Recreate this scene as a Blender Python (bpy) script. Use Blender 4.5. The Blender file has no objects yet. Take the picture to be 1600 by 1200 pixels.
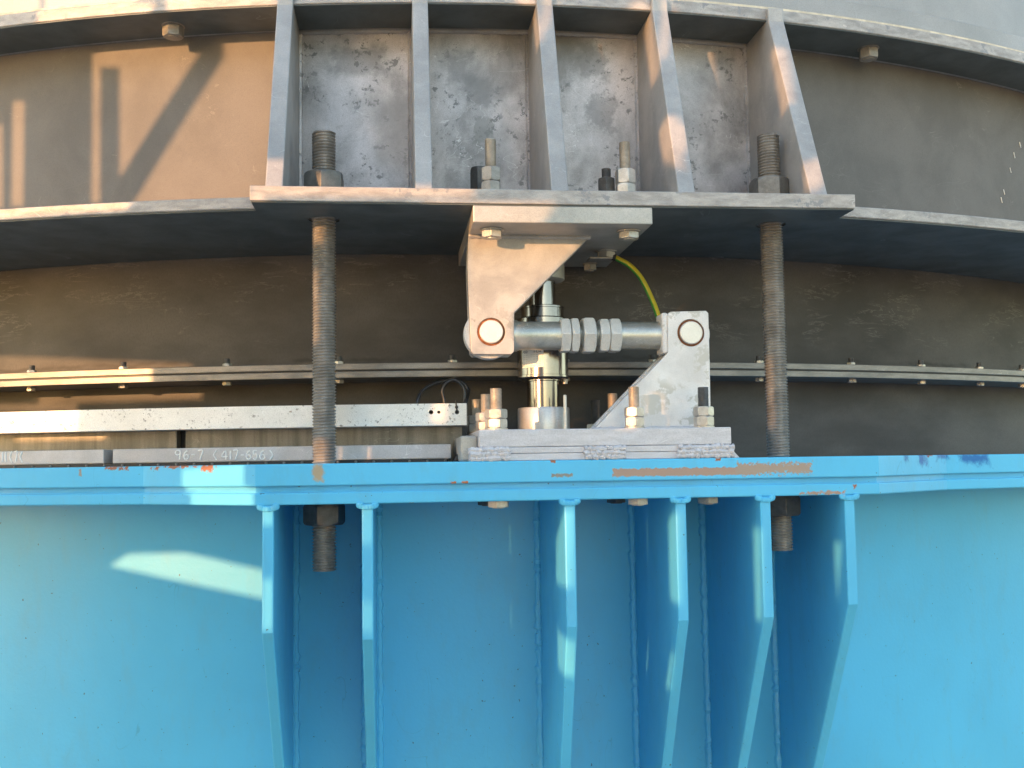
import bpy, bmesh, math, random
import numpy as np
from mathutils import Matrix, Vector
from mathutils.geometry import delaunay_2d_cdt
random.seed(7)
S = bpy.context.scene
COL = S.collection
# ------------------------------------------------------------------ camera
CAMP = np.array([0.0, -1.6, 0.0])
FPX = 1650.8
yw, pt, rl = math.radians(6.4608), math.radians(4.2924), math.radians(0.8254)
FW = np.array([math.sin(yw)*math.cos(pt), math.cos(yw)*math.cos(pt), math.sin(pt)])
R0 = np.array([math.cos(yw), -math.sin(yw), 0]); U0 = np.cross(R0, FW)
RT = math.cos(rl)*R0 - math.sin(rl)*U0; UP = math.sin(rl)*R0 + math.cos(rl)*U0
cd = bpy.data.cameras.new('camera'); cam = bpy.data.objects.new('camera', cd); COL.objects.link(cam)
cam.matrix_world = Matrix(((RT[0], UP[0], -FW[0], CAMP[0]), (RT[1], UP[1], -FW[1], CAMP[1]), (RT[2], UP[2], -FW[2], CAMP[2]), (0, 0, 0, 1)))
cd.sensor_width = 36; cd.lens = FPX/1600*36; cd.clip_end = 500; cd.clip_start = .02
S.camera = cam
# ------------------------------------------------------------------ light
SUN_D = Vector((0.63, 0.767, -0.118)).normalized()      # direction the sunlight travels
w = bpy.data.worlds.new('World'); S.world = w; w.use_nodes = True
nt = w.node_tree; bg = nt.nodes['Background']
sky = nt.nodes.new('ShaderNodeTexSky'); sky.sky_type = 'NISHITA'; sky.sun_disc = False
sky.sun_elevation = math.asin(-SUN_D.z); sky.sun_rotation = math.atan2(-SUN_D.x, -SUN_D.y)
sky.air_density = 1.0; sky.dust_density = 1.0; sky.ozone_density = 1.3
nt.links.new(sky.outputs[0], bg.inputs[0]); bg.inputs[1].default_value = 0.15
sl = bpy.data.lights.new('sun', 'SUN'); sl.energy = 1.15; sl.angle = math.radians(.36); sl.color = (1.0, .50, .20)
so = bpy.data.objects.new('sun', sl); COL.objects.link(so)
so.rotation_euler = SUN_D.to_track_quat('-Z', 'Y').to_euler()
S.view_settings.view_transform = 'Standard'; S.view_settings.look = 'None'
S.view_settings.exposure = 2.6; S.view_settings.gamma = 1; S.view_settings.use_curve_mapping = False

# ------------------------------------------------------------------ measuring helpers (photo pixel + known plane -> place)
CX, CY = .238, 2.6                                      # axis of the tank
def ray(px, py): return FW + RT*(px-800)/FPX - UP*(py-600)/FPX
def atY(px, py, Y): d = ray(px, py); return CAMP + d*(Y+1.6)/d[1]
def atX(px, py, X): d = ray(px, py); return CAMP + d*X/d[0]
def atR(px, py, Rr):
    d = ray(px, py); o = CAMP-np.array([CX, CY, 0]); a = d[0]**2+d[1]**2; b = o[0]*d[0]+o[1]*d[1]; c = o[0]**2+o[1]**2-Rr**2
    return CAMP + d*(-b-math.sqrt(b*b-a*c))/a
def ang(x, y): return math.atan2(x-CX, CY-y)
def cyl(R_, a, z): return (CX+R_*math.sin(a), CY-R_*math.cos(a), z)

# ------------------------------------------------------------------ materials
def mat(name):
    m = bpy.data.materials.new(name); m.use_nodes = True; n = m.node_tree
    return m, n, n.nodes['Principled BSDF']
class NB:
    def __init__(s, n): s.n = n; s.l = n.links
    def new(s, t, **k):
        x = s.n.nodes.new(t)
        for a, b in k.items(): setattr(x, a, b)
        return x
    def put(s, inp, v):
        if hasattr(v, 'links') or isinstance(v, bpy.types.NodeSocket): s.l.new(v, inp)
        else: inp.default_value = v
    def math(s, op, a, b=0.0, c=None):
        x = s.new('ShaderNodeMath', operation=op); s.put(x.inputs[0], a); s.put(x.inputs[1], b)
        if c is not None: s.put(x.inputs[2], c)
        return x.outputs[0]
    def mix(s, f, a, b):
        x = s.new('ShaderNodeMix', data_type='RGBA'); s.put(x.inputs[0], f)
        for i, v in ((6, a), (7, b)):
            if isinstance(v, (tuple, list)): x.inputs[i].default_value = (*v[:3], 1)
            else: s.l.new(v, x.inputs[i])
        return x.outputs[2]
    def noise(s, vec, scale, detail=4, rough=.55, dist=0.0):
        x = s.new('ShaderNodeTexNoise'); s.l.new(vec, x.inputs['Vector']); x.inputs['Scale'].default_value = scale
        x.inputs['Detail'].default_value = detail; x.inputs['Roughness'].default_value = rough; x.inputs['Distortion'].default_value = dist
        return x.outputs['Fac']
    def ramp(s, f, lo, hi):
        x = s.new('ShaderNodeMapRange', interpolation_type='SMOOTHSTEP'); s.put(x.inputs[0], f)
        x.inputs[1].default_value = lo; x.inputs[2].default_value = hi
        return x.outputs[0]
    def scale(s, vec, sc):
        x = s.new('ShaderNodeMapping'); s.l.new(vec, x.inputs[0]); x.inputs['Scale'].default_value = sc; return x.outputs[0]
    def bump(s, h, strength, dist):
        x = s.new('ShaderNodeBump'); s.l.new(h, x.inputs['Height']); x.inputs['Strength'].default_value = strength; x.inputs['Distance'].default_value = dist
        return x.outputs[0]
def gpos(b): return b.new('ShaderNodeNewGeometry').outputs['Position']
def blotches(b, col, pos, spots, opac=1.0):
    """spots: (x0,x1,z0,z1,colour,edge noise amplitude,noise scale,softness) in world metres - chips and stains with a shape of their own"""
    sp = b.new('ShaderNodeSeparateXYZ'); b.l.new(pos, sp.inputs[0])
    for (x0, x1, z0, z1, c, amp, ns, soft) in spots:
        n = b.noise(pos, ns*.38, 8, .72)
        dx = b.math('SUBTRACT', b.math('ABSOLUTE', b.math('SUBTRACT', sp.outputs[0], (x0+x1)/2)), abs(x1-x0)/2)
        dz = b.math('SUBTRACT', b.math('ABSOLUTE', b.math('SUBTRACT', sp.outputs[2], (z0+z1)/2)), abs(z1-z0)/2)
        m = b.math('MAXIMUM', dx, dz)
        m = b.math('ADD', m, b.math('MULTIPLY', b.math('SUBTRACT', n, .5), amp*7))
        f = b.math('MULTIPLY', b.ramp(m, soft, -soft), opac)
        col = b.mix(f, col, c)
    return col
def metal(name, c1, c2, met=.4, rough=.5, scale=18, streak=None, spots=None, dark=None, bump=.15, fine=900, blot=None, rr=.12):
    m, n, p = mat(name); b = NB(n); pos = gpos(b)
    v = b.scale(pos, streak) if streak else pos
    f = b.ramp(b.noise(v, scale, 6, .62, .3), .3, .7)
    col = b.mix(f, c1, c2)
    f2 = b.noise(pos, fine, 2, .6)
    col = b.mix(b.math('MULTIPLY', b.ramp(f2, .35, .75), .38), col, tuple(x*.5 for x in c1))
    sc = b.ramp(b.math('ABSOLUTE', b.math('SUBTRACT', b.noise(b.scale(pos, (1, 1, 2.5)), 7, 3, .5, 1.2), .5)), .0035, 0)
    col = b.mix(b.math('MULTIPLY', b.math('MULTIPLY', sc, b.ramp(b.noise(pos, 12, 2), .5, .6)), .55), col, tuple(min(x*1.5, .9) for x in c2))
    if dark:      # dark oxide spatter: colour, noise scale, threshold
        dc, ds, th = dark
        g = b.math('MULTIPLY', b.ramp(b.noise(pos, ds, 4, .7), th, th+.06), b.ramp(b.noise(pos, ds*.22, 3, .6), .46, .58))
        col = b.mix(g, col, dc)
    if blot: col = blotches(b, col, pos, blot, .6)
    n.links.new(col, p.inputs['Base Color']); p.inputs['Metallic'].default_value = met
    r = b.math('ADD', rough-rr/2, b.math('MULTIPLY', b.noise(pos, scale*2.3, 4), rr)); n.links.new(r, p.inputs['Roughness'])
    if bump: n.links.new(b.bump(b.noise(v, scale*6, 5, .7), bump, .0015), p.inputs['Normal'])
    return m
def plain(name, c, rough=.5, met=0.0, nscale=60, var=.3):
    m, n, p = mat(name); b = NB(n); pos = gpos(b)
    f = b.ramp(b.noise(pos, nscale, 5), .3, .7)
    n.links.new(b.mix(f, tuple(x*(1-var) for x in c), c), p.inputs['Base Color']); p.inputs['Roughness'].default_value = rough; p.inputs['Metallic'].default_value = met
    return m
M = {}
def by(x0, x1, y0, y1):
    a = atY(x0, (y0+y1)/2, .136); c = atY(x1, (y0+y1)/2, .136); return a[0], c[0], atY((x0+x1)/2, y1, .136)[2], atY((x0+x1)/2, y0, .136)[2]
M['web'] = metal('pickled_stainless', (.125, .118, .112), (.165, .156, .148), .06, .65, 9, streak=(1, 1, .8), bump=.12)
M['bay'] = metal('mottled_stainless', (.22, .215, .215), (.66, .63, .65), .3, .45, 9, dark=((.20, .20, .205), 80, .545), bump=.2, streak=(1, 1, .7), blot=[(*by(742, 770, 185, 222), (.20, .205, .20), .004, 200, .002), (*by(725, 765, 120, 165), (.19, .19, .195), .006, 160, .006), (*by(520, 600, 70, 110), (.17, .17, .175), .010, 90, .012), (*by(700, 740, 80, 130), (.19, .19, .195), .010, 90, .012), (*by(905, 945, 70, 120), (.18, .18, .185), .010, 110, .008), (*by(920, 960, 150, 200), (.2, .2, .205), .012, 110, .008), (*by(590, 650, 150, 260), (.27, .265, .265), .012, 60, .02)])
M['edge'] = metal('cut_plate_edge', (.30, .28, .265), (.50, .465, .44), .2, .5, 30, bump=.25, streak=(1, 1, 3), dark=((.25, .25, .26), 60, .56))
M['rib'] = metal('stiffener_steel', (.34, .33, .32), (.47, .45, .43), .25, .48, 16, bump=.2)
M['under'] = metal('shaded_underside', (.10, .115, .115), (.16, .18, .18), .3, .55, 14, bump=.15)  # dark tone stands in for the shade on undersides
def wallmat():
    m, n, p = mat('tank_wall_steel'); b = NB(n); pos = gpos(b)
    col = b.mix(b.ramp(b.noise(b.scale(pos, (1, 1, 2.2)), 5, 5), .3, .7), (.047, .0465, .049), (.093, .091, .094))
    v = b.scale(pos, (1, 1, 5))
    a = b.noise(v, 13, 7, .62, .7)
    line = b.ramp(b.math('ABSOLUTE', b.math('SUBTRACT', a, .5)), .022, .0)
    sp = b.new('ShaderNodeSeparateXYZ'); b.l.new(pos, sp.inputs[0])
    z = b.math('MULTIPLY', b.ramp(sp.outputs[2], .20, .25), b.ramp(b.noise(b.scale(pos, (1, 1, 2)), 9, 3), .48, .6))
    col = b.mix(b.math('MULTIPLY', b.math('MULTIPLY', line, z), .42), col, (.26, .255, .245))
    # wavy dark tide line above the joint flange
    wv = b.math('ADD', .186, b.math('MULTIPLY', b.math('SUBTRACT', b.noise(b.scale(pos, (1, 1, .01)), 22, 5), .5), .02))
    d = b.ramp(b.math('ABSOLUTE', b.math('SUBTRACT', sp.outputs[2], wv)), .006, .0)
    d = b.math('MULTIPLY', d, b.ramp(b.noise(pos, 14, 3), .40, .6))
    col = b.mix(b.math('MULTIPLY', d, .7), col, (.025, .023, .022))
    gr = b.ramp(b.noise(b.scale(pos, (1, 1, .5)), 520, 3, .7), .35, .75)
    col = b.mix(b.math('MULTIPLY', gr, .35), col, (.03, .029, .028))
    b.l.new(col, p.inputs['Base Color']); p.inputs['Metallic'].default_value = .1
    b.l.new(b.math('ADD', .5, b.math('MULTIPLY', b.noise(pos, 9, 4), .2)), p.inputs['Roughness'])
    b.l.new(b.bump(b.noise(v, 40, 5, .7), .12, .002), p.inputs['Normal'])
    return m
M['wall'] = wallmat()
M['joint'] = metal('joint_flange_edge', (.20, .19, .18), (.31, .29, .27), .45, .4, 20, streak=(1, 1, 4), bump=.15)
M['shell'] = metal('tank_shell_steel', (.32, .31, .295), (.40, .38, .365), .3, .4, 6, bump=.08)
M['gasket'] = plain('cream_sealant', (.70, .62, .48), .6)
M['galv'] = metal('bright_galvanised', (.63, .61, .60), (.83, .81, .80), .12, .48, 14, bump=.25, dark=((.52, .50, .46), 34, .54))
M['galvwarm'] = metal('aged_galvanised', (.30, .295, .29), (.50, .49, .48), .15, .5, 12, bump=.25, dark=((.27, .26, .24), 26, .56))
M['galvbase'] = metal('primed_base_plate', (.56, .54, .56), (.68, .66, .69), .1, .5, 30, bump=.35, streak=(1, 1, 4))
M['mount'] = metal('mounting_plate_steel', (.36, .35, .32), (.50, .475, .44), .3, .45, 18, bump=.2)
M['tray'] = metal('white_galvanised_tray', (.70, .69, .66), (.88, .87, .84), .2, .42, 10, bump=.2, dark=((.24, .23, .22), 170, .57))
M['lowbar'] = metal('chalky_bar_steel', (.46, .43, .42), (.58, .55, .54), .15, .5, 16, bump=.25)
M['backstrip'] = metal('streaked_grey_steel', (.16, .155, .14), (.30, .29, .265), .3, .45, 50, streak=(1, 1, .09), bump=.2)
M['rod'] = metal('oiled_thread', (.26, .24, .215), (.41, .38, .345), .4, .42, 40, bump=.2)
M['darknut'] = metal('blackened_nut', (.075, .072, .07), (.125, .12, .115), .5, .45, 60, bump=.3)
M['midnut'] = metal('weathered_nut', (.13, .125, .115), (.21, .20, .185), .4, .45, 60, bump=.25)
M['nut'] = metal('zinc_nut', (.45, .42, .38), (.62, .59, .55), .55, .36, 60, bump=.2)
M['stud'] = metal('zinc_thread', (.42, .36, .29), (.58, .52, .44), .5, .4, 60, bump=.1)
M['darkstud'] = metal('dark_thread', (.12, .12, .12), (.2, .2, .2), .5, .42, 60, bump=.1)
M['polish'] = metal('polished_stainless', (.24, .215, .205), (.32, .29, .275), 1.0, .17, 25, streak=(1, 1, .2), bump=.05, rr=.08)
M['cup'] = metal('brushed_stainless_cup', (.48, .45, .43), (.58, .55, .52), .6, .36, 30, bump=.12)
M['zinc'] = metal('zinc_tie_rod', (.42, .42, .38), (.56, .56, .52), .6, .34, 50, bump=.25)
M['hexn'] = metal('zinc_hexagon', (.66, .65, .61), (.78, .77, .73), .3, .3, 30, bump=.12)
M['pin'] = metal('turned_pin', (.66, .63, .58), (.74, .71, .66), .35, .38, 40, bump=.1)
M['rust'] = plain('rust_ring', (.26, .09, .03), .8, 0, 200, .5)
M['black'] = plain('black_rubber', (.018, .018, .02), .45)
M['cable'] = plain('black_cable', (.02, .02, .022), .32)
M['yellow'] = plain('yellow_insulation', (.46, .37, .02), .4, 0, 60, .1)
M['green'] = plain('green_insulation', (.05, .24, .04), .4, 0, 60, .1)
M['chalk'] = plain('white_chalk', (.86, .84, .80), .8, 0, 300, .15)
M['label'] = plain('white_sticker', (.78, .76, .72), .4, 0, 60, .05)
M['ink'] = plain('printed_ink', (.05, .05, .06), .5)
M['brushed_edge'] = M['edge']
zb_t = lambda px, py: atY(px, py, -.1)
def bp(x0, x1, y0, y1):   # blotch box from photo pixels on the front of the blue rim
    a = atY(x0, (y0+y1)/2, -.1); c = atY(x1, (y0+y1)/2, -.1); t = atY((x0+x1)/2, y0, -.1)[2]; u = atY((x0+x1)/2, y1, -.1)[2]
    return a[0], c[0], u, t
primer = (.40, .27, .21); rustc = (.34, .13, .07)
def blue(name, spots=(), rough=.38, tone=1.0):
    m, n, p = mat(name); b = NB(n); pos = gpos(b)
    base = (.09*tone, .44*tone, .69*tone)
    col = b.mix(b.ramp(b.noise(pos, 3.0, 4), .3, .7), base, tuple(x*1.12 for x in base))
    sc = b.math('MULTIPLY', b.ramp(b.math('ABSOLUTE', b.math('SUBTRACT', b.noise(b.scale(pos, (1, 1, .45)), 9, 3, .5, 1.4), .5)), .003, 0), b.ramp(b.noise(pos, 14, 2), .55, .63))
    col = b.mix(b.math('MULTIPLY', sc, .35), col, (.05, .20, .30))
    col = b.mix(b.math('MULTIPLY', b.ramp(b.noise(b.scale(pos, (1, 1, .35)), 26, 6, .7), .45, .8), .38), col, (.13, .38, .52))
    sp1 = b.math('MULTIPLY', b.ramp(b.noise(pos, 150, 2), .735, .76), .8)
    col = b.mix(sp1, col, (.05, .06, .07))
    col = blotches(b, col, pos, spots)
    n.links.new(col, p.inputs['Base Color'])
    n.links.new(b.math('ADD', rough-.06, b.math('MULTIPLY', b.noise(pos, 30, 4), .14)), p.inputs['Roughness'])
    p.inputs['Specular IOR Level'].default_value = .3
    h = b.math('ADD', b.noise(pos, 160, 3, .6), b.math('MULTIPLY', b.noise(pos, 16, 3), 1.2))
    n.links.new(b.bump(h, .16, .0016), p.inputs['Normal'])
    return m
M['blue'] = blue('sky_blue_paint')
M['bluerim'] = blue('chipped_blue_paint', [
    (*bp(957, 1180, 731, 743), primer, .0018, 260, .0008), (*bp(1150, 1268, 724, 740), (.38, .29, .23), .0048, 700, .0012),
    (*bp(1010, 1130, 736, 741), primer, .003, 300, .001), (*bp(862, 895, 740, 745), (.27, .25, .22), .002, 500, .0008),
    (*bp(487, 503, 727, 752), (.42, .33, .22), .004, 120, .003), (*bp(120, 160, 729, 734), rustc, .003, 400, .001),
    (*bp(205, 330, 728, 731), rustc, .0042, 260, .001), (*bp(300, 325, 728, 735), rustc, .004, 260, .001),
    (*bp(705, 713, 752, 756), (.5, .16, .06), .0018, 500, .0007), (*bp(722, 732, 752, 756), (.5, .16, .06), .0018, 500, .0007),
    (*bp(860, 868, 719, 723), rustc, .001, 500, .0007), (*bp(1118, 1126, 716, 720), rustc, .001, 500, .0007),
    (*bp(1500, 1518, 706, 713), (.25, .06, .03), .004, 300, .001),
    (*bp(1440, 1450, 709, 720), (.02, .17, .42), .008, 80, .006), (*bp(1480, 1500, 710, 722), (.02, .15, .42), .008, 80, .006),
    (*bp(1530, 1562, 706, 716), (.02, .15, .42), .008, 70, .006), (*bp(1578, 1640, 706, 722), (.02, .15, .42), .008, 70, .007),
    (*bp(70, 74, 733, 745), (.3, .28, .26), .002, 300, .001)], .45, 1.08)
M['bluelow'] = blue('blue_paint_lower_rim', [(*bp(1250, 1320, 768, 772), primer, .003, 300, .001), (*bp(640, 648, 786, 789), rustc, .001, 500, .0007),
    (*bp(1334, 1338, 758, 764), rustc, .002, 300, .001)], .45, 1.06)
M['bluerib'] = blue('blue_paint_rib', (), .36, 1.05)
M['ground'] = plain('concrete_ground', (.30, .29, .27), .9, 0, 3, .3)
M['gobo'] = plain('gobo_grey', (.6, .6, .59), .8)  # pale tone of the added sheet that shapes the sunlight

# ------------------------------------------------------------------ mesh helpers
class G:
    """collects verts / faces in world coordinates; .out links ONE mesh object, local to its parent thing"""
    def __init__(s): s.v = []; s.f = []; s.mi = []
    def add(s, v, f, mi=0):
        o = len(s.v); s.v += [tuple(map(float, x)) for x in v]; s.f += [tuple(i+o for i in q) for q in f]; s.mi += [mi]*len(f); return s
    def box(s, x0, x1, y0, y1, z0, z1):
        v = [(x, y, z) for x in (x0, x1) for y in (y0, y1) for z in (z0, z1)]
        return s.add(v, [(0, 1, 3, 2), (4, 6, 7, 5), (0, 4, 5, 1), (2, 3, 7, 6), (0, 2, 6, 4), (1, 5, 7, 3)])
    def loft(s, rings, caps=True, closed=True):
        n = len(rings[0]); v = [p for r in rings for p in r]; f = []
        for i in range(len(rings)-1):
            for j in range(n if closed else n-1):
                k = (j+1) % n; f.append((i*n+j, i*n+k, (i+1)*n+k, (i+1)*n+j))
        if caps: f.append(tuple(range(n-1, -1, -1))); f.append(tuple((len(rings)-1)*n+j for j in range(n)))
        return s.add(v, f)
    def prism(s, pts, d):      # pts: planar loop of 3D points, d: extrusion vector
        return s.loft([pts, [tuple(np.array(p)+np.array(d)) for p in pts]])
    def sector(s, Ra, Rb, z0, z1, a0, a1, n=60):
        rings = []
        for i in range(n+1):
            a = a0+(a1-a0)*i/n; rings.append([cyl(Ra, a, z0), cyl(Rb, a, z0), cyl(Rb, a, z1), cyl(Ra, a, z1)])
        return s.loft(rings)
    def lathe(s, c, prof, n=40, axis='z'):
        rings = []
        for (r, h) in prof:
            ring = []
            for j in range(n):
                a = 2*math.pi*j/n
                if axis == 'z': ring.append((c[0]+r*math.cos(a), c[1]+r*math.sin(a), c[2]+h))
                elif axis == 'x': ring.append((c[0]+h, c[1]+r*math.cos(a), c[2]+r*math.sin(a)))
                else: ring.append((c[0]+r*math.cos(a), c[1]+h, c[2]+r*math.sin(a)))
            rings.append(ring)
        return s.loft(rings)
    def hexn(s, c, r, h, axis='z', rot=0.0, ch=.12, side=6):
        # hexagon nut with chamfered corners; base centre c, corner radius r, height h
        n = 24; rings = []
        def hr(a, cap):
            q = (a-rot) % (math.pi/3)-math.pi/6
            return min(r*math.cos(math.pi/6)/math.cos(q), cap)
        for (t, cap) in ((0, r*.88), (ch*.6, r*.965), (ch*1.3, r), (1-ch*1.3, r), (1-ch*.6, r*.965), (1, r*.88)):
            ring = []
            for j in range(n):
                a = 2*math.pi*j/n+rot; q = hr(a, cap)
                if axis == 'z': ring.append((c[0]+q*math.cos(a), c[1]+q*math.sin(a), c[2]+h*t))
                elif axis == 'x': ring.append((c[0]+h*t, c[1]+q*math.cos(a), c[2]+q*math.sin(a)))
                else: ring.append((c[0]+q*math.cos(a), c[1]+h*t, c[2]+q*math.sin(a)))
            rings.append(ring)
        return s.loft(rings)
    def thread(s, c, r, z0, z1, pitch, depth, n=28, per=5, axis='z'):
        rings = []; rows = int((z1-z0)/pitch*per)
        for i in range(rows+1):
            z = z0+(z1-z0)*i/rows; ring = []
            for j in range(n):
                a = 2*math.pi*j/n; ph = ((z-z0)/pitch-j/n) % 1.0
                q = r-depth*abs(2*ph-1)**1.0
                if i == 0 or i == rows: q = r-depth
                if axis == 'z': ring.append((c[0]+q*math.cos(a), c[1]+q*math.sin(a), c[2]+z))
                else: ring.append((c[0]+z, c[1]+q*math.cos(a), c[2]+q*math.sin(a)))
            rings.append(ring)
        return s.loft(rings)
    def tube(s, pts, r, n=10, wob=0.0, flat=1.0, rnd=None):
        pts = [Vector(p) for p in pts]; rings = []
        prev = None
        for i, p in enumerate(pts):
            t = (pts[min(i+1, len(pts)-1)]-pts[max(i-1, 0)]).normalized()
            if prev is None: u = t.orthogonal().normalized()
            else: u = (prev-t*prev.dot(t)).normalized()
            prev = u; v = t.cross(u)
            rr = r*(1+(random.uniform(-wob, wob) if wob else 0))
            rings.append([tuple(p+(u*math.cos(2*math.pi*j/n)+v*math.sin(2*math.pi*j/n)*flat)*rr) for j in range(n)])
        return s.loft(rings)
    def sheet(s, outer, holes, t0, t1, fmap):
        ar = lambda l: sum(l[i][0]*l[(i+1) % len(l)][1]-l[(i+1) % len(l)][0]*l[i][1] for i in range(len(l)))
        outer, *holes = [l if ar(l) > 0 else l[::-1] for l in [outer]+holes]
        """plate with real holes: 2D outline + hole loops, thickness t0..t1, fmap(u,v,t)->xyz"""
        pts = []; faces = []
        for lp in [outer]+holes:
            faces.append(list(range(len(pts), len(pts)+len(lp)))); pts += [Vector(p) for p in lp]
        vo, eo, fo, _, _, of = delaunay_2d_cdt(pts, [], faces, 0, 1e-7)
        keep = [f for f, o in zip(fo, of) if 0 in o and not any(k in o for k in range(1, len(faces)))]
        n = len(vo); cnt = {}
        v = [fmap(p.x, p.y, t0) for p in vo]+[fmap(p.x, p.y, t1) for p in vo]; F = []
        for f in keep:
            F.append(tuple(f)); F.append(tuple(i+n for i in reversed(f)))
            for i in range(len(f)):
                e = (f[i], f[(i+1) % len(f)]); cnt[e] = cnt.get(e, 0)+1
        for (a, b_) in list(cnt):
            if (b_, a) not in cnt: F.append((b_, a, a+n, b_+n))
        return s.add(v, F)
    def out(s, name, m, parent=None, smooth=False, bevel=0, origin=None, segs=2):
        o = Vector(parent['_o']) if parent is not None else Vector(origin or (0, 0, 0))
        me = bpy.data.meshes.new(name); me.from_pydata([tuple(Vector(p)-o) for p in s.v], [], s.f); me.validate()
        bm = bmesh.new(); bm.from_mesh(me); bmesh.ops.recalc_face_normals(bm, faces=bm.faces[:])
        bm.to_mesh(me); bm.free()
        for x in (m if isinstance(m, list) else [m]): me.materials.append(M[x] if isinstance(x, str) else x)
        if any(s.mi) and len(me.polygons) == len(s.mi):
            for p, i in zip(me.polygons, s.mi): p.material_index = i
        ob = bpy.data.objects.new(name, me); COL.objects.link(ob)
        if parent is not None: ob.parent = parent; ob.location = (0, 0, 0); ob['_o'] = tuple(o)
        else: ob.location = o; ob['_o'] = tuple(o)
        if smooth:
            for p in me.polygons: p.use_smooth = True
            me.set_sharp_from_angle(angle=math.radians(38)) if hasattr(me, 'set_sharp_from_angle') else None
        if bevel:
            bv = ob.modifiers.new('bevel', 'BEVEL'); bv.width = bevel; bv.segments = segs; bv.limit_method = 'ANGLE'; bv.angle_limit = math.radians(40)
        return ob
def thing(name, label, cat, loc, group=None, kind=None):
    o = bpy.data.objects.new(name, None); COL.objects.link(o); o.location = loc; o['_o'] = tuple(float(x) for x in loc); o.empty_display_size = .02
    return tag(o, label, cat, group, kind)
def tag(o, label, cat, group=None, kind=None):
    o['label'] = label; o['category'] = cat
    if group: o['group'] = group
    if kind: o['kind'] = kind
    return o
def copy_tree(o, loc, label, parent=None):
    c = o.copy(); COL.objects.link(c)
    if parent is None: c.location = loc; c['label'] = label
    else: c.parent = parent
    for ch in [x for x in list(bpy.data.objects) if x.parent == o]: copy_tree(ch, None, None, c)
    return c
def hole(cx, cy, r, n=20): return [(cx+r*math.cos(-2*math.pi*i/n), cy+r*math.sin(-2*math.pi*i/n)) for i in range(n)][::-1]

A0, A1 = -.62, .75       # sweep of the round parts
ZP, YP = .374, -.1066    # underside and front of the bearing plate
ZT = .7338               # underside of the ring beam's upper flange
# ================================================================== SETTING
g = G().box(-12, 12, -14, 10, -1.75, -1.70); tag(g.out('ground', 'ground'), 'unseen concrete ground added below the blue ring for bounce light', 'ground', kind='structure')  # out of view, added so light bounces up from below

# ---- tank (wall behind, joint flange, shell on top)
RW = 2.345
tank = thing('tank', 'dark stainless tank wall with wavy pale streaks behind the threaded rods', 'tank', (CX, CY, .1))
ZJ = atR(760, 588, 2.445)[2]; ZJ2 = atR(760, 565.5, 2.445)[2]; ZJm = (ZJ+ZJ2)/2
G().sector(RW-.008, RW, ZJm, ZP+.01, A0, A1, 90).out('upper_wall', 'wall', tank, smooth=True)
G().sector(RW-.008, RW, -.40, ZJm, A0, A1, 90).out('lower_wall', 'wall', tank, smooth=True)
G().sector(RW-.002, 2.445, ZJm+.0012, ZJ2, A0, A1, 120).out('joint_flange', 'joint', tank, smooth=True, bevel=.001)
G().sector(RW-.002, 2.445, ZJ, ZJm-.0012, A0, A1, 120).out('joint_flange', 'joint', tank, smooth=True, bevel=.001)
G().sector(2.36, 2.442, ZJm-.0012, ZJm+.0012, A0, A1, 90).out('joint_gasket', 'black', tank)
G().sector(2.30, 2.558, ZT+.0265, ZT+.058, A0, A1, 120).out('shell_foot_ring', 'shell', tank, smooth=True, bevel=.001)
G().sector(2.49, 2.50, ZT+.058, ZT+.42, A0, A1, 120).out('shell', 'shell', tank, smooth=True)
G().sector(2.30, 2.563, ZT+.0205, ZT+.0265, A0, A1, 120).out('sealant_strip', 'gasket', tank, smooth=True)

# ---- ring beam
beam = thing('ring_beam', 'grey stainless ring beam with five stiffener ribs above the wide bearing plate', 'steel beam', (CX, .13, .55))
aL = ang(atY(425, 100, .14)[0], .14)
aR_ = ang(.64, .165)
G().sector(2.456, 2.466, ZP+.012, ZT+.01, A0, aL, 60).out('web', 'web', beam, smooth=True)
G().sector(2.456, 2.466, ZP+.012, ZT+.01, aR_, A1, 60).out('web', 'web', beam, smooth=True)
G().sector(2.456, 2.466, ZP+.012, ZT+.01, aL, aR_, 60).out('bay_web', 'bay', beam, smooth=True)
G().sector(2.36, 2.57, ZT, ZT+.020, A0, A1, 120).out('upper_flange', 'edge', beam, smooth=True, bevel=.0015)
G().sector(2.33, 2.685, ZP+.002, ZP+.0195, A0, A1, 120).out('lower_flange', 'edge', beam, smooth=True, bevel=.0015)
# thin dark sheets under the flanges, underside shade put into their colour
G().sector(2.352, 2.682, ZP, ZP+.0018, A0, ang(-.165, -.04), 60).out('flange_shade_sheet', 'under', beam)
G().sector(2.352, 2.682, ZP, ZP+.0018, ang(.662, -.04), A1, 60).out('flange_shade_sheet', 'under', beam)
G().sector(2.475, 2.568, ZT-.0016, ZT-.0002, A0, A1, 90).out('flange_shade_sheet', 'under', beam)
X1, X2 = -.1021, .5993
XL, XR = -.1984, .6919
plate_holes = [hole(X1, 0, .0235), hole(X2, 0, .0235)]
PT = ZP+.0215
G().sheet([(XL, YP), (XR, YP), (XR, .262), (XL, .262)][::1], plate_holes, ZP, PT, lambda u, v, t: (u, v, t)).out('bearing_plate', 'edge', beam, bevel=.0012)
G().sheet([(XL+.002, YP+.003), (XR-.002, YP+.003), (XR-.002, .26), (XL+.002, .26)], plate_holes, ZP-.0018, ZP-.0003, lambda u, v, t: (u, v, t)).out('plate_shade_sheet', 'under', beam)  # dark sheet, the plate's underside shade is in its colour
ribX = [(-.178, -.1533), None, (.2318, .2575), (.4219, .4475), (.6254, .652)]
r2a, r2b = atY(649, 285, -.1)[0], atY(676, 285, -.1)[0]; ribX[1] = (r2a, r2b)
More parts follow.
